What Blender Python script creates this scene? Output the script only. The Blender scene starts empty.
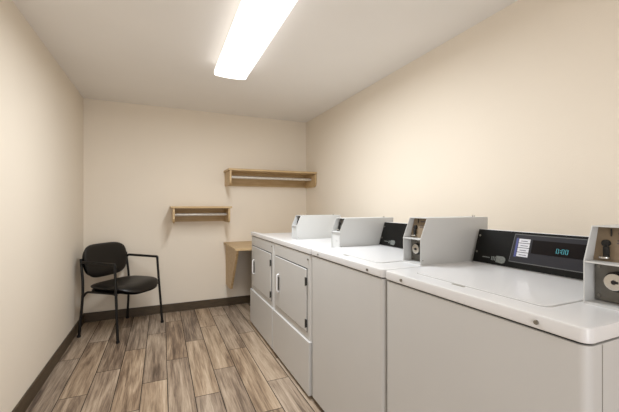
import bpy, bmesh, math, random
from mathutils import Vector, Matrix
random.seed(7)
C = bpy.context.scene.collection
PI = math.pi
# ------------------------------------------------------------------ room dims (metres)
XL, XR, YN, YB, ZC = -0.716, 1.702, -1.35, 3.955, 2.235
CAMH = 1.16

# ------------------------------------------------------------------ materials
def srgb(r, g, b):
    f = lambda c: (c/255/12.92) if c/255 <= 0.04045 else ((c/255+0.055)/1.055)**2.4
    return (f(r), f(g), f(b), 1)

def mat(name, col, rough=0.5, metal=0.0, spec=0.5, bump=0, bscale=200, var=0, vscale=6, stretch=None, col2=None, coat=0):
    m = bpy.data.materials.new(name); m.use_nodes = True
    nt = m.node_tree; b = nt.nodes['Principled BSDF']
    b.inputs['Base Color'].default_value = col
    b.inputs['Roughness'].default_value = rough
    b.inputs['Metallic'].default_value = metal
    b.inputs['Specular IOR Level'].default_value = spec
    b.inputs['Coat Weight'].default_value = coat
    tc = nt.nodes.new('ShaderNodeTexCoord')
    src = tc.outputs['Object']
    if stretch:
        mp = nt.nodes.new('ShaderNodeMapping'); mp.inputs['Scale'].default_value = stretch
        nt.links.new(src, mp.inputs['Vector']); src = mp.outputs['Vector']
    if var or col2:
        n = nt.nodes.new('ShaderNodeTexNoise'); n.inputs['Scale'].default_value = vscale
        n.inputs['Detail'].default_value = 5
        nt.links.new(src, n.inputs['Vector'])
        r = nt.nodes.new('ShaderNodeValToRGB')
        r.color_ramp.elements[0].position = 0.32; r.color_ramp.elements[1].position = 0.68
        c2 = col2 or tuple(min(1, c*(1-var)) for c in col[:3])+(1,)
        r.color_ramp.elements[0].color = c2; r.color_ramp.elements[1].color = col
        nt.links.new(n.outputs['Fac'], r.inputs['Fac'])
        nt.links.new(r.outputs['Color'], b.inputs['Base Color'])
    if bump:
        n = nt.nodes.new('ShaderNodeTexNoise'); n.inputs['Scale'].default_value = bscale
        n.inputs['Detail'].default_value = 3
        nt.links.new(tc.outputs['Object'], n.inputs['Vector'])
        bp = nt.nodes.new('ShaderNodeBump'); bp.inputs['Strength'].default_value = bump
        bp.inputs['Distance'].default_value = 0.002
        nt.links.new(n.outputs['Fac'], bp.inputs['Height'])
        nt.links.new(bp.outputs['Normal'], b.inputs['Normal'])
    return m

def emit(name, col, strength):
    m = bpy.data.materials.new(name); m.use_nodes = True
    nt = m.node_tree; b = nt.nodes['Principled BSDF']
    b.inputs['Base Color'].default_value = col
    b.inputs['Emission Color'].default_value = col
    b.inputs['Emission Strength'].default_value = strength
    return m

WALL = mat('wall_paint', srgb(236, 225, 209), 0.75, spec=0.25, bump=0.25, bscale=240, var=0.02, vscale=1.5)
CEIL = mat('ceiling_paint', srgb(243, 239, 234), 0.9, spec=0.1, bump=0.3, bscale=160, var=0.02, vscale=2)
BASE = mat('baseboard_vinyl', srgb(84, 70, 52), 0.45, spec=0.4, var=0.35, vscale=14, stretch=(1, 1, 6))
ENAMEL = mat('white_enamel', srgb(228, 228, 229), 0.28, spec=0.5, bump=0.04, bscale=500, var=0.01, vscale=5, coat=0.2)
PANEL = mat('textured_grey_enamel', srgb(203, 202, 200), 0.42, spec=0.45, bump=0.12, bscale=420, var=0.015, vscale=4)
STEELP = mat('painted_coin_box', srgb(205, 205, 203), 0.42, spec=0.45, bump=0.1, bscale=500, var=0.02, vscale=8)
BLACKP = mat('black_panel', srgb(20, 19, 17), 0.42, spec=0.12, var=0.1)
BEZEL = mat('charcoal_bezel', srgb(50, 49, 53), 0.5, spec=0.15, var=0.08, vscale=20)
TRIMG = mat('grey_bezel_rim', srgb(92, 92, 92), 0.35, spec=0.5, var=0.05)
DISP = mat('display_window', srgb(20, 13, 12), 0.35, spec=0.12, var=0.2, vscale=9)
LABELW = mat('label_white', srgb(214, 214, 220), 0.5, var=0.02)
LABELB = mat('label_blue', srgb(66, 72, 130), 0.5, var=0.05)
INK = mat('label_ink', srgb(70, 70, 84), 0.6, var=0.05)
LOGO = mat('logo_silver', srgb(128, 132, 128), 0.35, metal=0.3, var=0.25, vscale=120)
BEIGE = mat('coin_plate_beige', srgb(136, 119, 97), 0.5, spec=0.4, var=0.08, vscale=30)
DKMETAL = mat('zinc_plate', srgb(124, 121, 115), 0.42, metal=0.55, var=0.3, vscale=25)
CHROME = mat('chrome', srgb(205, 203, 198), 0.22, metal=0.95, var=0.1, vscale=60)
SCREW = mat('screw_steel', srgb(150, 146, 138), 0.3, metal=0.9, var=0.15, vscale=80)
DARK = mat('dark_gap', srgb(24, 22, 20), 0.7, var=0.1)
HINGE_SHADE = mat('hinge_and_shade', srgb(70, 68, 64), 0.4, metal=0.5, var=0.2, vscale=90)  # hinge metal, also the painted shadow behind the dryer handles
GROOVE = mat('lid_groove', srgb(178, 176, 172), 0.6, var=0.03)
GASKET = mat('grey_gasket', srgb(150, 147, 140), 0.6, var=0.05)
OAK = mat('oak_veneer', srgb(202, 176, 136), 0.45, spec=0.35, col2=srgb(184, 154, 112), vscale=9, stretch=(0.6, 5, 5), bump=0.05, bscale=300)
ROD = mat('brushed_rod', srgb(225, 222, 215), 0.38, metal=0.55, var=0.12, vscale=40)
CHFRAME = mat('black_tube', srgb(16, 14, 13), 0.4, spec=0.35, var=0.15, vscale=40)
VINYL = mat('black_vinyl', srgb(24, 21, 18), 0.4, spec=0.4, bump=0.15, bscale=350, var=0.15, vscale=30)
FOOT = mat('rubber_foot', srgb(18, 17, 16), 0.8, var=0.1)
LENS = emit('diffuser_lens', (1.0, 0.985, 0.965, 1), 0.75)
LHOUSE = mat('fixture_white', srgb(225, 222, 214), 0.4, var=0.02)
CYAN = emit('digits_cyan', (0.06, 0.36, 0.42, 1), 0.16)

# ------------------------------------------------------------------ mesh helpers
def finish(bm, name, m, parent=None, loc=None, smooth=True, ang=35, mats=None):
    bmesh.ops.remove_doubles(bm, verts=bm.verts, dist=1e-6)
    bmesh.ops.recalc_face_normals(bm, faces=bm.faces)
    if smooth:
        for f in bm.faces: f.smooth = True
        for e in bm.edges:
            if len(e.link_faces) == 2:
                e.smooth = e.calc_face_angle(0) < math.radians(ang)
            else: e.smooth = False
    me = bpy.data.meshes.new(name); bm.to_mesh(me); bm.free()
    o = bpy.data.objects.new(name, me); C.objects.link(o)
    for mm in (mats or [m]): me.materials.append(mm)
    if smooth:
        w = o.modifiers.new('wn', 'WEIGHTED_NORMAL'); w.keep_sharp = True
    if parent is not None: o.parent = parent
    if loc is not None: o.location = loc
    return o

def part(name, bm, m, parent, **k): return finish(bm, name, m, parent, **k)

def thing(name, label, cat, loc, rz=0, group=None):
    o = bpy.data.objects.new(name, None); o.empty_display_size = 0.1; C.objects.link(o)
    o.location = loc; o.rotation_euler = (0, 0, rz)
    o['label'] = label; o['category'] = cat
    if group: o['group'] = group
    return o

def struct(name, bm, m, **k):
    o = finish(bm, name, m, **k); o['kind'] = 'structure'; return o

def box(bm, x0, x1, y0, y1, z0, z1, r=0, seg=2, sel=None, r2=0):
    """box; r bevels edges chosen by sel(edge mid, dir) (all when None), r2 bevels the rest afterwards"""
    b = bmesh.new()
    vs = [b.verts.new((x, y, z)) for z in (z0, z1) for y in (y0, y1) for x in (x0, x1)]
    for q in ((0,2,3,1), (4,5,7,6), (0,1,5,4), (2,6,7,3), (0,4,6,2), (1,3,7,5)):
        b.faces.new([vs[i] for i in q])
    if r:
        es = []
        for e in b.edges:
            mid = (e.verts[0].co+e.verts[1].co)/2; d = (e.verts[1].co-e.verts[0].co).normalized()
            if sel is None or sel(mid, d): es.append(e)
        bmesh.ops.bevel(b, geom=es, offset=r, segments=seg, profile=0.5, affect='EDGES')
    if r2:
        es = []
        for e in b.edges:
            if len(e.link_faces) == 2 and e.calc_face_angle(0) > math.radians(60): es.append(e)
        bmesh.ops.bevel(b, geom=es, offset=r2, segments=2, profile=0.5, affect='EDGES')
    join(bm, b)
    return bm

def join(bm, b, M=None):
    me = bpy.data.meshes.new('tmp')
    if M is not None: b.transform(M)
    b.to_mesh(me); b.free(); bm.from_mesh(me); bpy.data.meshes.remove(me)

def B(*a, **k):
    bm = bmesh.new(); return box(bm, *a, **k)

def prism(bm, pts, axis, a0, a1, r=0):
    """extrude a 2D polygon along an axis; pts are the two other coordinates in order"""
    def P(p, a):
        return {0: (a, p[0], p[1]), 1: (p[0], a, p[1]), 2: (p[0], p[1], a)}[axis]
    b = bmesh.new()
    lo = [b.verts.new(P(p, a0)) for p in pts]; hi = [b.verts.new(P(p, a1)) for p in pts]
    n = len(pts)
    b.faces.new(lo); b.faces.new(list(reversed(hi)))
    for i in range(n): b.faces.new((lo[i], hi[i], hi[(i+1) % n], lo[(i+1) % n]))
    bmesh.ops.recalc_face_normals(b, faces=b.faces)
    if r: bmesh.ops.bevel(b, geom=list(b.edges), offset=r, segments=2, profile=0.5, affect='EDGES')
    join(bm, b); return bm

def cyl(bm, c, axis, r, l, seg=20, r2=None, bev=0):
    b = bmesh.new()
    bmesh.ops.create_cone(b, cap_ends=True, segments=seg, radius1=r, radius2=r if r2 is None else r2, depth=l)
    if bev:
        es = [e for e in b.edges if len(e.link_faces) == 2 and e.calc_face_angle(0) > 1]
        bmesh.ops.bevel(b, geom=es, offset=bev, segments=2, profile=0.5, affect='EDGES')
    q = Vector((0, 0, 1)).rotation_difference(Vector(axis))
    join(bm, b, Matrix.Translation(c) @ q.to_matrix().to_4x4()); return bm

def fillet(pts, r, n=6):
    out = [Vector(pts[0])]
    for i in range(1, len(pts)-1):
        p, a, c = Vector(pts[i]), Vector(pts[i-1]), Vector(pts[i+1])
        u, v = (a-p), (c-p); rr = min(r, u.length*0.49, v.length*0.49)
        s, e = p+u.normalized()*rr, p+v.normalized()*rr
        for k in range(n+1):
            t = k/n; out.append((1-t)**2*s+2*t*(1-t)*p+t*t*e)
    out.append(Vector(pts[-1])); return out

def tube(bm, pts, r, seg=12, flat=1.0):
    b = bmesh.new(); rings = []; up = None
    for i, p in enumerate(pts):
        t = (pts[min(i+1, len(pts)-1)]-pts[max(i-1, 0)]).normalized()
        if up is None:
            up = Vector((0, 1, 0)) if abs(t.y) < 0.9 else Vector((1, 0, 0))
        up = (up-t*up.dot(t)).normalized(); s = t.cross(up)
        rings.append([b.verts.new(p+(up*math.cos(2*PI*k/seg)+s*flat*math.sin(2*PI*k/seg))*r) for k in range(seg)])
    for a, c in zip(rings, rings[1:]):
        for k in range(seg): b.faces.new((a[k], a[(k+1) % seg], c[(k+1) % seg], c[k]))
    b.faces.new(rings[0]); b.faces.new(list(reversed(rings[-1])))
    join(bm, b); return bm

def pad(a, bb, n, T, warp, rings=12, seg=56):
    """upholstered pad: superellipse outline a x bb, half thickness T; warp maps (u,v,w) to a point"""
    b = bmesh.new(); allr = []
    prof = []
    for i in range(rings+1):
        ph = -PI/2+PI*i/rings
        prof.append((max(0, math.cos(ph))**0.45, math.sin(ph)))
    for (s, w) in prof:
        if s < 1e-4:
            allr.append([b.verts.new(warp(0, 0, w*T))]); continue
        ring = []
        for k in range(seg):
            t = 2*PI*k/seg; c, d = math.cos(t), math.sin(t)
            x = math.copysign(abs(c)**(2/n), c)*a; y = math.copysign(abs(d)**(2/n), d)*bb
            e = T*0.9*(1-s)
            ring.append(b.verts.new(warp(x*(s), y*(s), w*T)))
        allr.append(ring)
    for r0, r1 in zip(allr, allr[1:]):
        if len(r0) == 1:
            for k in range(seg): b.faces.new((r0[0], r1[k], r1[(k+1) % seg]))
        elif len(r1) == 1:
            for k in range(seg): b.faces.new((r0[k], r1[0], r0[(k+1) % seg]))
        else:
            for k in range(seg): b.faces.new((r0[k], r1[k], r1[(k+1) % seg], r0[(k+1) % seg]))
    return b

# ------------------------------------------------------------------ room shell
struct('wall_left', B(XL-0.1, XL, YN-0.1, YB+0.1, -0.05, ZC+0.05), WALL, smooth=False)
struct('wall_right', B(XR, XR+0.1, YN-0.1, YB+0.1, -0.05, ZC+0.05), WALL, smooth=False)
struct('wall_back', B(XL, XR, YB, YB+0.1, -0.05, ZC+0.05), WALL, smooth=False)
bm = bmesh.new()
DX0, DX1, DZ = -0.40, 0.50, 2.05      # invented doorway behind the camera, opened for the fill light
box(bm, XL, DX0, YN-0.1, YN, -0.05, ZC+0.05); box(bm, DX1, XR, YN-0.1, YN, -0.05, ZC+0.05); box(bm, DX0, DX1, YN-0.1, YN, DZ, ZC+0.05)
struct('wall_front', bm, WALL, smooth=False)
bm = bmesh.new()
for a, b_ in ((DX0-0.06, DX0), (DX1, DX1+0.06)): box(bm, a, b_, YN, YN+0.015, 0.0, DZ+0.06, r=0.003)
box(bm, DX0, DX1, YN, YN+0.015, DZ, DZ+0.06, r=0.003)
struct('door_added', bm, LHOUSE)  # casing of the invented doorway, added around the fill light
bm = bmesh.new(); box(bm, XL-0.3, XR, YN-1.5, YN-0.1, -0.08, 0.0)
struct('floor_corridor_added', bm, CEIL, smooth=False)  # made-up corridor stub behind the fill light, out of view
bm = bmesh.new(); box(bm, XL-0.3, XR, YN-1.6, YN-1.5, -0.05, ZC+0.05)
struct('wall_corridor_added', bm, WALL, smooth=False)  # end wall of the made-up corridor, out of view
struct('ceiling', B(XL, XR, YN, YB, ZC, ZC+0.1), CEIL, smooth=False)
def baseboard(name, bm): struct(name, bm, BASE)
BH, BT = 0.092, 0.011
topsel = lambda m, d: m.z > BH-0.002
baseboard('baseboard_left', B(XL, XL+BT, YN, YB, 0.0, BH, r=0.004, sel=topsel))
baseboard('baseboard_back', B(XL+BT, XR-BT, YB-BT, YB, 0.0, BH, r=0.004, sel=topsel))
baseboard('baseboard_right', B(XR-BT, XR, YN, YB, 0.0, BH, r=0.004, sel=topsel))
baseboard('baseboard_front', B(DX1+0.06, XR-BT, YN, YN+BT, 0.0, BH, r=0.004, sel=topsel))

# floor: wood-look tiles, one mesh with a random attribute per tile
def floor():
    bm = bmesh.new()
    lay = bm.loops.layers.float_color.new('tile_rnd')
    def quad(x0, x1, y0, y1, z, mi, col):
        vs = [bm.verts.new(p) for p in ((x0,y0,z), (x1,y0,z), (x1,y1,z), (x0,y1,z))]
        f = bm.faces.new(vs); f.material_index = mi
        for l in f.loops: l[lay] = col
        return f
    W, L, g = 0.1507, 0.902, 0.0026
    base = {1: 3.033, 2: 3.335, 0: 2.722}
    s = -6
    while 0.033+s*W < XR:
        x0, x1 = 0.033+s*W, 0.033+(s+1)*W
        y = base[s % 3]
        while y > YN: y -= L
        while y < YB:
            a, b_ = max(x0+g, XL), min(x1-g, XR)
            c, d = max(y+g, YN), min(y+L-g, YB)
            rnd = (random.random(), random.random(), random.random(), 1)
            if b_ > a and d > c: quad(a, b_, c, d, 0, 0, rnd)
            y += L
        s += 1
    quad(XL, XR, YN, YB, -0.0015, 1, (0, 0, 0, 1))
    for p in ((XL,YN,-0.08), (XR,YN,-0.08), (XR,YB,-0.08), (XL,YB,-0.08)): bm.verts.new(p)
    bm.verts.ensure_lookup_table()
    f = bm.faces.new(bm.verts[-4:]); f.material_index = 1
    m = bpy.data.materials.new('wood_look_tile'); m.use_nodes = True
    nt = m.node_tree; N = nt.nodes; Lk = nt.links.new; b = N['Principled BSDF']
    tc = N.new('ShaderNodeTexCoord'); at = N.new('ShaderNodeAttribute'); at.attribute_name = 'tile_rnd'
    sep = N.new('ShaderNodeSeparateColor'); Lk(at.outputs['Color'], sep.inputs['Color'])
    sc = N.new('ShaderNodeVectorMath'); sc.operation = 'SCALE'; sc.inputs['Scale'].default_value = 13.0
    Lk(at.outputs['Vector'], sc.inputs[0])
    ad = N.new('ShaderNodeVectorMath'); ad.operation = 'ADD'
    Lk(tc.outputs['Object'], ad.inputs[0]); Lk(sc.outputs['Vector'], ad.inputs[1])
    def noise(scale, st, detail=5, rough=0.55, dist=0.0):
        mp = N.new('ShaderNodeMapping'); mp.inputs['Scale'].default_value = st
        Lk(ad.outputs['Vector'], mp.inputs['Vector'])
        n = N.new('ShaderNodeTexNoise'); n.inputs['Scale'].default_value = scale
        n.inputs['Detail'].default_value = detail; n.inputs['Roughness'].default_value = rough
        n.inputs['Distortion'].default_value = dist
        Lk(mp.outputs['Vector'], n.inputs['Vector']); return n.outputs['Fac']
    big = noise(3.0, (5.5, 0.42, 1), 5, 0.6, 0.8)
    fine = noise(22, (4.5, 0.22, 1), 7, 0.7, 0.25)
    rays = noise(45, (4.0, 0.10, 1), 4, 0.6)
    def math_(op, a, bb, c=None):
        n = N.new('ShaderNodeMath'); n.operation = op
        for i, v in enumerate((a, bb, c)):
            if v is None: continue
            if isinstance(v, (int, float)): n.inputs[i].default_value = v
            else: Lk(v, n.inputs[i])
        return n.outputs[0]
    v = math_('MULTIPLY_ADD', big, 0.95, math_('MULTIPLY', fine, 0.60))
    v = math_('MULTIPLY_ADD', rays, 0.30, math_('ADD', v, -0.06))
    v = math_('ADD', v, math_('MULTIPLY_ADD', sep.outputs['Red'], 0.15, -0.44))
    r = N.new('ShaderNodeValToRGB'); cr = r.color_ramp
    cr.elements[0].position = 0.24; cr.elements[0].color = srgb(80, 64, 52)
    cr.elements[1].position = 0.80; cr.elements[1].color = srgb(205, 187, 165)
    for p, c in ((0.38, srgb(122, 102, 84)), (0.51, srgb(160, 139, 117)), (0.63, srgb(184, 163, 140))):
        e = cr.elements.new(p); e.color = c
    Lk(v, r.inputs['Fac'])
    hs = N.new('ShaderNodeHueSaturation')
    Lk(r.outputs['Color'], hs.inputs['Color'])
    Lk(math_('MULTIPLY_ADD', sep.outputs['Green'], 0.22, 0.84), hs.inputs['Saturation'])
    Lk(math_('MULTIPLY_ADD', sep.outputs['Blue'], 0.10, 0.95), hs.inputs['Value'])
    Lk(hs.outputs['Color'], b.inputs['Base Color'])
    b.inputs['Roughness'].default_value = 0.42; b.inputs['Specular IOR Level'].default_value = 0.4
    bp = N.new('ShaderNodeBump'); bp.inputs['Strength'].default_value = 0.18; bp.inputs['Distance'].default_value = 0.002
    Lk(fine, bp.inputs['Height']); Lk(bp.outputs['Normal'], b.inputs['Normal'])
    grout = mat('grout', srgb(66, 54, 44), 0.85, var=0.2, vscale=40)
    struct('floor', bm, m, smooth=False, mats=[m, grout])
floor()

# ------------------------------------------------------------------ machines
XF, XBK, ZT = 0.809, 1.47, 0.905      # front plane, back, top height
PX0, PZ0, PX1, PZ1 = 1.303, 0.909, 1.350, 1.062     # control panel lower / upper edge

def panel_pt(y, s, off=0.0):
    L = math.hypot(PX1-PX0, PZ1-PZ0); tx, tz = (PX1-PX0)/L, (PZ1-PZ0)/L
    return Vector((PX0+tx*s-tz*off, y, PZ0+tz*s+tx*off))

def panel_slab(bm, ya, yb, s0, s1, o0, o1, org):
    """thin slab lying on the slanted panel, ya..yb along the wall, s0..s1 up the slope, o0..o1 out of it"""
    b = bmesh.new(); v = []
    for o in (o0, o1):
        for (y, s) in ((ya, s0), (yb, s0), (yb, s1), (ya, s1)): v.append(b.verts.new(panel_pt(y, s, o)-org))
    for q in ((0,1,2,3), (7,6,5,4), (0,4,5,1), (1,5,6,2), (2,6,7,3), (3,7,4,0)): b.faces.new([v[i] for i in q])
    join(bm, b); return bm

def panel_poly(bm, pts, o0, o1, org):
    b = bmesh.new()
    lo = [b.verts.new(panel_pt(y, s, o0)-org) for y, s in pts]; hi = [b.verts.new(panel_pt(y, s, o1)-org) for y, s in pts]
    n = len(pts); b.faces.new(lo); b.faces.new(list(reversed(hi)))
    for i in range(n): b.faces.new((lo[i], hi[i], hi[(i+1) % n], lo[(i+1) % n]))
    join(bm, b); return bm

SEG7 = {'0': 'abcdef', ':': ''}
def digits(bm, y_left, s0, org):
    """0:00 read from the room: text runs towards smaller y"""
    h, w, t = 0.0185, 0.0088, 0.0017
    y = y_left
    for ch in '0:00':
        if ch == ':':
            for s in (0.3, 0.7): panel_slab(bm, y-0.0005, y-0.0030, s0+h*s-0.0012, s0+h*s+0.0012, 0.0052, 0.0056, org)
            y -= 0.0055; continue
        for g in SEG7[ch]:
            a = {'a': (0, w, h-t, h), 'd': (0, w, 0, t), 'b': (w-t, w, h/2, h-t), 'c': (w-t, w, t, h/2),
                 'e': (0, t, t, h/2), 'f': (0, t, h/2, h-t)}[g]
            panel_slab(bm, y-a[0], y-a[1], s0+a[2]+0.0004, s0+a[3]-0.0004, 0.0052, 0.0056, org)
        y -= w+0.0036
    return bm

def coin_box(root, org, y0, w=0.113, flush=False, dz=0.0):
    """sheet metal meter case standing at the machine's near end, open front with shelf"""
    y1 = y0+w; T = 0.003
    xf, xs, xb, zb, zm, zt = 1.012, 1.050, 1.425, ZT+dz, 1.017+dz, 1.108+dz*1.25
    prof = [(xf, zb), (xb, zb), (xb, zt), (xs, zt), (xf, zm)]
    loc = lambda pts: [(p[0]-org.x, p[1]-org.z) for p in pts]
    bm = bmesh.new()
    prism(bm, loc(prof), 1, y0-org.y, y0+T-org.y, r=0.001)
    prism(bm, loc(prof), 1, y1-T-org.y, y1-org.y, r=0.001)
    ox, oy, oz = org
    box(bm, xs-0.002-ox, xb-ox, y0+T-oy, y1-T-oy, zt-T-oz, zt-oz)          # roof
    box(bm, xb-T-ox, xb-ox, y0+T-oy, y1-T-oy, zb-oz, zt-T-oz)               # back
    box(bm, xf+0.002-ox, xb-T-ox, y0+T-oy, y1-T-oy, zb-oz, zb+0.006-oz)     # floor
    # outward flange along the slanted far edge
    cb = part('coin_box', bm, STEELP, root); cb['label'] = 'grey sheet metal coin box with open front'
    # shelf dividing the two recesses
    part('shelf', B(xf-0.003-ox, xf+0.07-ox, y0+T-oy, y1-T-oy, zm-0.004-oz, zm-oz, r=0.001), STEELP, cb)
    # upper plate, leaning back like the opening
    bm = bmesh.new()
    prism(bm, loc([(xf+0.040, zm), (xf+0.043, zm), (xs+0.030, zt-T), (xs+0.027, zt-T)]), 1, y0+T-oy, y1-T-oy)
    pl = part('coin_plate', bm, DKMETAL if flush else BEIGE, cb)
    def up(y, z, off):      # point on the upper plate
        t = (z-zm)/(zt-T-zm); return Vector((xf+0.040+(xs+0.027-xf-0.040)*t-off-ox, y-oy, z-oz))
    yc = y0+w*0.70
    bm = bmesh.new()
    for (ya, yb, za, zb_) in ((yc-0.0015, yc+0.0015, zm+0.058, zm+0.084),):
        p = up((ya+yb)/2, (za+zb_)/2, 0.001); box(bm, p.x-0.001, p.x+0.001, ya-oy, yb-oy, za-oz, zb_-oz)
    part('coin_slot', bm, DARK, cb)
    bm = bmesh.new()
    p = up(yc+0.007, zm+0.046, 0.004); cyl(bm, p, (1, 0, 0), 0.009, 0.010, bev=0.001)
    p = up(yc+0.003, zm+0.026, 0.004); box(bm, p.x-0.006, p.x+0.002, p.y-0.0065, p.y+0.0065, p.z-0.015, p.z+0.012, r=0.002)
    part('coin_return', bm, DARK, cb)
    bm = bmesh.new(); p = up(yc+0.004, zm+0.010, 0.007); cyl(bm, p, (0, 0, 1), 0.012, 0.005, bev=0.001)
    part('return_cup', bm, CHROME, cb)
    # lettering lines on the plate: short words, heavy over light
    bm = bmesh.new()
    for i, (z, l, hh) in enumerate(((zm+0.072, 0.024, 0.0035), (zm+0.054, 0.020, 0.002), (zm+0.047, 0.028, 0.002))):
        p = up(0, z, 0.0006); yy = y0+w*0.57
        k = yy
        while k > yy-l:
            ww = random.uniform(0.002, 0.004)
            box(bm, p.x-0.0004, p.x+0.0004, k-ww-oy, k-oy, p.z-hh/2, p.z+hh/2); k -= ww+0.0008
    part('plate_lettering', bm, INK, cb)
    # lower recess: metal vault door with round lock
    xv = xf+0.045 if not flush else xf+0.006
    part('vault_door', B(xv-ox, xv+0.004-ox, y0+T+0.001-oy, y1-T-0.001-oy, zb+0.008-oz, zm-0.005-oz, r=0.001), STEELP if flush else DKMETAL, cb)
    if flush:
        bm = bmesh.new(); cyl(bm, (xv-0.001-ox, (y0+y1)/2-oy, zb+0.056-oz), (1, 0, 0), 0.008, 0.002, seg=20)
        part('lock', bm, STEELP, cb)
    if not flush:
        zl, yl = zb+0.063, y0+w*0.52
        bm = bmesh.new(); cyl(bm, (xv-0.006-ox, yl-oy, zl-oz), (1, 0, 0), 0.026, 0.012, seg=28, bev=0.003)
        part('lock_collar', bm, DARK, cb)
        bm = bmesh.new(); cyl(bm, (xv-0.016-ox, yl-oy, zl-oz), (1, 0, 0), 0.0215, 0.012, seg=28, bev=0.002)
        part('lock', bm, CHROME, cb)
        bm = bmesh.new(); cyl(bm, (xv-0.0225-ox, yl-oy, zl-oz), (1, 0, 0), 0.0055, 0.0012, seg=16)
        box(bm, xv-0.0232-ox, xv-0.022-ox, yl-0.0095-oy, yl-oy, zl-0.003-oz, zl+0.003-oz)
        part('keyhole', bm, DARK, cb)
        for (yy, zz) in ((y1-0.014, zm-0.016), (y1-0.014, zb+0.020), (y0+0.014, zm-0.016), (y0+0.014, zb+0.020)):
            bm = bmesh.new(); cyl(bm, (xv-0.001-ox, yy-oy, zz-oz), (1, 0, 0), 0.004, 0.003, seg=10)
            part('rivet', bm, SCREW, cb)
    bm = bmesh.new(); cyl(bm, (xb-0.055-ox, y0+0.035-oy, zt+0.003-oz), (0, 0, 1), 0.006, 0.010, seg=14, bev=0.001)
    part('top_lock', bm, CHROME, cb)
    bm = bmesh.new(); cyl(bm, (xf+0.012-ox, y0-0.0006-oy, zb+0.020-oz), (0, 1, 0), 0.0025, 0.002, seg=10)
    part('side_screw', bm, SCREW, cb)
    return y1

def control_panel(root, org, ya, yb, full):
    """ya = near end (behind the coin box), yb = far end; read from the room far end is on the left"""
    bm = bmesh.new()
    prism(bm, [(PX0+0.001-org.x, ZT-0.002-org.z), (PX0+0.003-org.x, PZ0-0.001-org.z), (PX1+0.004-org.x, PZ1-0.008-org.z),
               (1.40-org.x, PZ1-0.010-org.z), (1.44-org.x, PZ1-0.03-org.z), (1.44-org.x, ZT-0.002-org.z)], 1, ya-org.y, yb-0.001-org.y, r=0.0015)
    part('console_housing', bm, ENAMEL, root)
    bm = bmesh.new(); panel_slab(bm, ya, yb, 0, 0.150, 0.0, 0.004, org)
    cp = part('control_panel', bm, BLACKP, root); cp['label'] = 'black slanted control panel'
    for s in (0.046, 0.121):
        bm = bmesh.new(); p = panel_pt(yb-0.012, s, 0.0048)-org
        cyl(bm, p, (-math.cos(0.42), 0, math.sin(0.42)), 0.0045, 0.0025, seg=12)
        part('panel_screw', bm, SCREW, cp)
    # badge: thin line, three bars, rounded lozenge
    bm = bmesh.new()
    y = yb-0.045
    panel_slab(bm, y, y-0.036, 0.025, 0.0285, 0.004, 0.0045, org)
    y -= 0.044
    for k in range(3): panel_slab(bm, y-k*0.0075, y-k*0.0075-0.004, 0.017, 0.034, 0.004, 0.0045, org)
    y -= 0.022
    pts = [(y-0.0, 0.012), (y-0.030, 0.009), (y-0.040, 0.014), (y-0.043, 0.024), (y-0.040, 0.033), (y-0.030, 0.039), (y, 0.038)]
    panel_poly(bm, pts, 0.004, 0.0046, org)
    part('badge', bm, LOGO, cp)
    if full:
        yl = yb-0.165   # left end of the bezel
        bm = bmesh.new()
        outer = [(yl-0.009, 0.141), (ya+0.02, 0.141), (ya+0.02, 0.023), (yl-0.003, 0.023)]
        panel_poly(bm, outer, 0.004, 0.0044, org)
        part('bezel_rim', bm, TRIMG, cp)
        bm = bmesh.new()
        panel_poly(bm, [(yl-0.0115, 0.138), (ya+0.02, 0.138), (ya+0.02, 0.0265), (yl-0.0055, 0.0265)], 0.0044, 0.0048, org)
        part('bezel', bm, BEZEL, cp)
        bm = bmesh.new(); panel_slab(bm, yl-0.085, ya+0.012, 0.067, 0.121, 0.0048, 0.0052, org)
        part('display', bm, DISP, cp)
        bm = bmesh.new(); digits(bm, yb-0.340, 0.078, org)
        d = part('display_digits', bm, CYAN, cp, smooth=False); d['label'] = 'cyan digits 0:00'
        bm = bmesh.new(); panel_slab(bm, yl-0.020, yl-0.081, 0.046, 0.124, 0.0048, 0.0051, org)
        part('instruction_label', bm, BEZEL, cp)
        bm = bmesh.new(); panel_slab(bm, yl-0.020, yl-0.029, 0.046, 0.124, 0.0051, 0.0054, org)
        part('label_band', bm, LABELB, cp)
        bm = bmesh.new(); ink = bmesh.new()
        for k in range(4):
            s0 = 0.049+k*0.0188
            panel_slab(bm, yl-0.031, yl-0.076, s0, s0+0.0165, 0.0051, 0.0055, org)
            panel_slab(ink, yl-0.040, yl-0.070+0.004*(k % 2), s0+0.006, s0+0.0085, 0.0055, 0.0057, org)
        part('label_rows', bm, LABELW, cp); part('label_text', ink, INK, cp)

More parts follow.
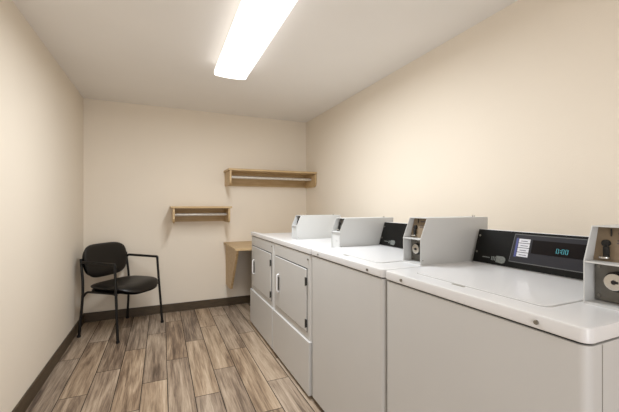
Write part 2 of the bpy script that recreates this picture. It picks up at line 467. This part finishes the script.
def cabinet(root, org, y0, y1, front_z0=0.035, deck=0.0):
    ox, oy, oz = org
    vert = lambda m, d: abs(d.z) > 0.9 and m.x < 1.0-ox
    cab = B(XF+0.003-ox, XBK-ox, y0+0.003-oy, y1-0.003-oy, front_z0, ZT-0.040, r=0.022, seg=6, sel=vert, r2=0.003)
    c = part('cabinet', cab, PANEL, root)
    part('gap_strip', B(XF+0.010-ox, XBK-0.01-ox, y0+0.010-oy, y1-0.010-oy, ZT-0.041, ZT-0.033, r=0.018, seg=5, sel=vert), DARK, root)
    if deck:
        bm = bmesh.new()
        prism(bm, [(XF-0.001-ox, ZT-0.0355), (XF-0.001-ox, ZT), (XF+0.030-ox, ZT), (XF+0.120-ox, ZT-deck), (XBK+0.004-ox, ZT-deck), (XBK+0.004-ox, ZT-0.0355)], 1, y0-oy, y1-oy, r=0.005)
        part('top', bm, ENAMEL, root)
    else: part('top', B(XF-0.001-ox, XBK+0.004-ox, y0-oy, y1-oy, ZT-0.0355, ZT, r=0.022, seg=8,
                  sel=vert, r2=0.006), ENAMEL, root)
    for (x, y) in ((XF+0.07, y0+0.06), (XF+0.07, y1-0.06), (XBK-0.06, y0+0.06), (XBK-0.06, y1-0.06)):
        bm = bmesh.new(); cyl(bm, (x-ox, y-oy, 0.008), (0, 0, 1), 0.022, 0.016, bev=0.002); cyl(bm, (x-ox, y-oy, 0.026), (0, 0, 1), 0.008, 0.026)
        part('leveling_foot', bm, FOOT, root)
    return c

def lip_screw(root, org, y):
    ox, oy, oz = org
    bm = bmesh.new(); cyl(bm, (XF-0.003-ox, y-oy, ZT-0.019), (1, 0, 0), 0.0055, 0.006, seg=16, bev=0.0015)
    part('screw', bm, SCREW, root)

def washer(y0, y1, label, group, full, box_y):
    org = Vector((1.12, (y0+y1)/2, 0)); ox, oy, oz = org
    r = thing('washing_machine', label, 'washing machine', org, group=group)
    cabinet(r, org, y0, y1)
    # side seam strip behind the rounded front corner
    for yy in (y0+0.0025, y1-0.0025):
        part('side_seam', B(XF+0.052-ox, XF+0.054-ox, yy-0.0006-oy, yy+0.0006-oy, 0.05, ZT-0.042), GASKET, r)
    # lid
    la, lb, lx0, lx1 = y0+0.128, y1-0.098, XF+0.074, 1.255
    vert = lambda m, d: abs(d.z) > 0.9
    part('lid_groove', B(lx0-0.004-ox, lx1+0.002-ox, la-0.004-oy, lb+0.004-oy, ZT-0.001, ZT+0.0004, r=0.024, seg=6, sel=vert), GROOVE, r)
    lid = part('lid', B(lx0-ox, lx1-ox, la-oy, lb-oy, ZT-0.001, ZT+0.0035, r=0.02, seg=6, sel=vert, r2=0.0015), ENAMEL, r)
    part('lid_grip', B(lx0-0.019-ox, lx0-0.008-ox, (la+lb)/2+0.0-oy, (la+lb)/2+0.050-oy, ZT-0.001, ZT+0.0008, r=0.003, sel=vert), GASKET, lid)
    for y in (y0+0.106, y1-0.107): lip_screw(r, org, y)
    yc = coin_box(r, org, box_y)
    control_panel(r, org, yc, y1-0.002, full)
    return r

def dryer(y0, y1, label, group, deck):
    org = Vector((1.12, (y0+y1)/2, 0)); ox, oy, oz = org
    r = thing('tumble_dryer', label, 'tumble dryer', org, group=group)
    cabinet(r, org, y0, y1, 0.035, deck)
    # lower front panel standing a little proud, bright top edge
    part('lower_panel', B(XF-0.008-ox, XF+0.02-ox, y0+0.003-oy, y1-0.003-oy, 0.022, 0.345, r=0.005, seg=3), PANEL, r)
    # raised face frame round the door
    fa, fb = y0+0.004, y1-0.004
    # door with rolled edge
    da, db, dz0, dz1 = y0+0.052, y1-0.058, 0.392, 0.774
    part('door_gap', B(XF+0.0005-ox, XF+0.004-ox, da-0.003-oy, db+0.004-oy, dz0-0.003, dz1+0.006), DARK, r)
    door = part('door', B(XF-0.004-ox, XF+0.004-ox, da-oy, db-oy, dz0, dz1, r=0.004, seg=3), PANEL, r)
    # handle: two knobs joined by a grip
    yh = db-0.093
    bm = bmesh.new()
    pts = fillet([Vector((XF-0.006-ox, yh-oy, 0.648)), Vector((XF-0.021-ox, yh-oy, 0.642)), Vector((XF-0.021-ox, yh-oy, 0.522)), Vector((XF-0.006-ox, yh-oy, 0.516))], 0.010)
    tube(bm, pts, 0.0055, seg=12)
    h = part('handle', bm, ENAMEL, door); h['label'] = 'white pull handle'
    part('handle_shadow', B(XF-0.0088-ox, XF-0.006-ox, yh-0.010-oy, yh+0.012-oy, 0.53, 0.627), HINGE_SHADE, door)  # dark plate painting the shadow behind the handle, no real recess
    for z in (0.445, 0.70):
        bm = bmesh.new()
        box(bm, XF-0.0105-ox, XF-0.002-ox, da-0.007-oy, da+0.004-oy, z-0.024, z+0.024, r=0.002)
        cyl(bm, (XF-0.0115-ox, da-0.002-oy, z), (0, 0, 1), 0.003, 0.054, seg=12)
        part('hinge', bm, HINGE_SHADE, r)
    bm = bmesh.new(); cyl(bm, (XF-0.001-ox, y0+0.034-oy, 0.836), (1, 0, 0), 0.006, 0.006, seg=14, bev=0.001)
    part('screw', bm, SCREW, r)
    coin_box(r, org, y0+0.006, flush=True, dz=-deck)
    return r

G1 = 'coin washers along the right wall'; G2 = 'coin dryers along the right wall'
washer(0.397, 1.096, 'white top-load coin washer nearest the viewer, digital readout and white label on its black panel', G1, True, 0.398)
washer(1.105, 1.814, 'second white coin washer, standing between the nearest washer and the first dryer', G1, False, 1.114)
dryer(1.819, 2.538, 'white coin dryer with square front door right beside the washers', G2, 0.020)
dryer(2.544, 3.270, 'farthest white coin dryer, last in the row beside the wooden wall counter', G2, 0.021)

# ------------------------------------------------------------------ ceiling lights
LAMP_W = 16
def ceiling_light(y0, y1, label, dim=1.0):
    xa, xb = 0.364, 0.606
    xm = (xa+xb)/2
    r = thing('ceiling_light', label, 'ceiling light', (xm, (y0+y1)/2, ZC))
    oy = (y0+y1)/2; hw = (xb-xa)/2; hl = (y1-y0)/2
    part('housing', B(-hw+0.02, hw-0.02, -hl+0.01, hl-0.01, -0.028, 0.0, r=0.004), LHOUSE, r)
    # curved prismatic lens
    half = [(-hw+0.012, -0.022), (-hw+0.004, -0.034), (-hw, -0.050), (-hw, -0.070), (-hw+0.003, -0.077), (-hw+0.010, -0.0815), (-hw+0.05, -0.086), (-0.03, -0.088)]
    prof = half + [(-x, z) for x, z in reversed(half)]
    bm = bmesh.new(); prism(bm, prof, 1, -hl+0.008, hl-0.008)
    part('diffuser', bm, LENS, r)
    for s in (-1, 1):
        bm = bmesh.new()
        e = [(x*1.012, z-0.002 if z < -0.03 else z) for x, z in prof]
        a = s*hl; prism(bm, e, 1, min(a, a-s*0.008), max(a, a-s*0.008))
        part('end_cap', bm, LENS, r)
    # the tubes' downward light, spread over the lens
    l = bpy.data.lights.new('fluorescent_tubes', 'AREA'); l.shape = 'RECTANGLE'
    l.size = xb-xa-0.06; l.size_y = y1-y0-0.03; l.energy = LAMP_W*dim; l.color = (0.91, 0.96, 1.0)
    lo = bpy.data.objects.new('fluorescent_tubes', l); C.objects.link(lo)
    lo.location = (0, 0, -0.0905); lo.parent = r
    return r
ceiling_light(1.37, 2.605, 'long white wraparound fluorescent ceiling light glowing above the aisle')

# ------------------------------------------------------------------ wall shelves with rods
def shelf(name, label, x0, x1, yf, zt, hb, bx0, bx1, rod_z, right_wall=False):
    r = thing(name, label, 'shelf', ((x0+x1)/2, YB, zt-hb), group='wooden shelves with hanging rods')
    ox, oy, oz = r.location
    TH = 0.022
    part('board', B(x0-ox, x1-ox, yf-oy, 0, zt-TH-oz, zt-oz, r=0.003), OAK, r)
    part('back_rail', B(bx0+0.02-ox, bx1-0.02-ox, -0.018, 0, zt-hb+0.004-oz, zt-TH-oz), OAK, r)
    d = yf-oy+0.012
    c = 0.045
    pts = [(0, zt-TH-oz), (d, zt-TH-oz), (d, zt-hb+c-oz), (d+0.012, zt-hb+c*0.4-oz), (d+c*0.8, zt-hb-oz), (0, zt-hb-oz)]
    for bx in (bx0, bx1-0.02):
        bm = bmesh.new(); prism(bm, pts, 0, bx-ox, bx+0.02-ox, r=0.0015)
        part('bracket', bm, OAK, r)
    bm = bmesh.new(); cyl(bm, ((bx0+bx1)/2-ox, -0.20, rod_z-oz), (1, 0, 0), 0.0165, bx1-bx0-0.042, seg=20)
    part('hanging_rod', bm, ROD, r)
shelf('wall_shelf', 'short light oak wall shelf with hanging rod, the lower of the two', 0.079, 0.692, 3.62, 1.158, 0.175, 0.100, 0.674, 1.070)
shelf('wall_shelf', 'longer light oak wall shelf with hanging rod, higher, reaching the right corner', 0.655, 1.701, 3.62, 1.568, 0.178, 0.668, 1.700, 1.484)

# wooden counter in the corner behind the dryers
r = thing('wall_counter', 'light wood wall counter in the back corner beside the farthest dryer', 'counter', (1.17, YB, 0.25))
ox, oy, oz = r.location
part('counter_top', B(0.655-ox, 1.698-ox, 3.285-oy, 0, 0.716-oz, 0.740-oz, r=0.003), OAK, r)
def csup(x):
    bm = bmesh.new()
    prism(bm, [(0, 0.716-oz), (3.345-oy, 0.716-oz), (3.352-oy, 0.672-oz), (3.655-oy, 0.262-oz), (3.70-oy, 0.252-oz), (0, 0.252-oz)], 0, x-ox, x+0.024-ox, r=0.002)
    part('support_bracket', bm, OAK, r)
csup(0.680); csup(1.655)
part('wall_cleat', B(0.704-ox, 1.655-ox, -0.02, 0, 0.656-oz, 0.716-oz), OAK, r)

# ------------------------------------------------------------------ chair
def chair():
    r = thing('armchair', 'black vinyl guest chair with black metal arms in the left back corner', 'chair', (-0.330, 3.572, 0), math.radians(-41))
    hd, hwf, hwt = 0.213, 0.262, 0.248
    for s in (-1, 1):
        # front leg rising into the armrest
        bm = bmesh.new()
        tube(bm, [Vector((hd, s*hwf, 0.010)), Vector((hd-0.014, s*(hwf-0.004), 0.2)), Vector((hd-0.033, s*(hwt+0.003), 0.45)), Vector((hd-0.046, s*hwt, 0.635))], 0.011)
        part('leg', bm, CHFRAME, r)
        bm = bmesh.new()
        tube(bm, fillet([Vector((hd-0.046, s*hwt, 0.630)), Vector((hd-0.047, s*hwt, 0.658)), Vector((-hd+0.02, s*hwt, 0.662)), Vector((-hd-0.003, s*(hwt-0.004), 0.645))], 0.022), 0.012)
        part('armrest', bm, CHFRAME, r)
        # rear leg and back upright in one bend
        bm = bmesh.new()
        tube(bm, fillet([Vector((-hd-0.01, s*hwf, 0.010)), Vector((-hd+0.028, s*(hwt+0.002), 0.42)), Vector((-hd-0.010, s*(hwt-0.004), 0.69))], 0.12), 0.011)
        part('leg', bm, CHFRAME, r)
        bm = bmesh.new()
        tube(bm, fillet([Vector((-hd+0.024, s*(hwt+0.0), 0.36)), Vector((-hd+0.05, s*(hwt-0.012), 0.398)), Vector((0.12, s*(hwt-0.03), 0.398)), Vector((hd-0.028, s*(hwt), 0.395))], 0.04), 0.010)
        part('seat_rail', bm, CHFRAME, r)
        # short tab from upright to the back pad
        bm = bmesh.new()
        tube(bm, [Vector((-hd-0.004, s*(hwt-0.004), 0.62)), Vector((-hd-0.012, s*(hwt-0.05), 0.62))], 0.009)
        part('back_tab', bm, CHFRAME, r)
        for x in (hd, -hd-0.01):
            bm = bmesh.new(); cyl(bm, (x, s*hwf, 0.010), (0, 0, 1), 0.0145, 0.02, seg=14, bev=0.003)
            part('foot_cap', bm, FOOT, r)
    for x in (-0.13, 0.13):
        bm = bmesh.new(); tube(bm, [Vector((x, -hwt+0.02, 0.396)), Vector((x, hwt-0.02, 0.396))], 0.009)
        part('cross_bar', bm, CHFRAME, r)
    def ws(u, v, w):
        droop = -0.05*max(0, (u-0.12)/0.14)**2 if u > 0.12 else 0
        rise = 0.012*(v/0.24)**2
        return Vector((u+0.028, v, 0.432+w+droop+rise-0.01*math.exp(-((u)**2+v*v)/0.02)))
    part('seat', pad(0.245, 0.250, 3.0, 0.032, ws), VINYL, r)
    def wsh(u, v, w):
        droop = -0.05*max(0, (u-0.12)/0.14)**2 if u > 0.12 else 0
        return Vector((u+0.028, v, 0.408+w+droop))
    part('seat_shell', pad(0.235, 0.238, 3.2, 0.010, wsh, rings=6), CHFRAME, r)
    ta = math.radians(9)
    def wb(u, v, w):        # u across, v up, w thickness (front = +)
        x = w-0.035*(1-(u/0.245)**2)
        return Vector((-hd+0.018+x*math.cos(ta)-v*math.sin(ta), u, 0.655+v*math.cos(ta)+x*math.sin(ta)))
    def outline(u, v, w): return wb(u*(1-0.10*(-v/0.16) if v < 0 else 1), v, w)
    part('backrest', pad(0.230, 0.158, 3.8, 0.028, outline), VINYL, r)
    def wb2(u, v, w): return wb(u, v, w-0.026)
    part('back_shell', pad(0.225, 0.148, 3.0, 0.008, wb2, rings=6), CHFRAME, r)
chair()

# ------------------------------------------------------------------ camera, world, view
cam = bpy.data.cameras.new('camera'); co = bpy.data.objects.new('camera', cam); C.objects.link(co)
cam.sensor_width = 36; cam.lens = 333.75*36/619; cam.clip_start = 0.02
co.location = (0, 0, CAMH); co.rotation_euler = (PI/2, 0, -0.4164)
bpy.context.scene.camera = co
w = bpy.data.worlds.new('world'); bpy.context.scene.world = w; w.use_nodes = True
w.node_tree.nodes['Background'].inputs['Color'].default_value = (0.9, 0.85, 0.78, 1)
w.node_tree.nodes['Background'].inputs['Strength'].default_value = 0.05
vs = bpy.context.scene.view_settings
vs.view_transform = 'Standard'; vs.look = 'None'; vs.gamma = 1; vs.use_curve_mapping = False
vs.exposure = 1.03

l = bpy.data.lights.new('fill_light', 'AREA'); l.shape = 'RECTANGLE'  # added soft fill in the doorway plane to lift the back wall
l.size = 0.86; l.size_y = 2.0; l.energy = 12.5; l.color = (0.96, 0.97, 1.0)
lo = bpy.data.objects.new('fill_light', l); C.objects.link(lo)
lo.location = (0.05, YN-0.02, 1.02); lo.rotation_euler = (PI/2, 0, 0)
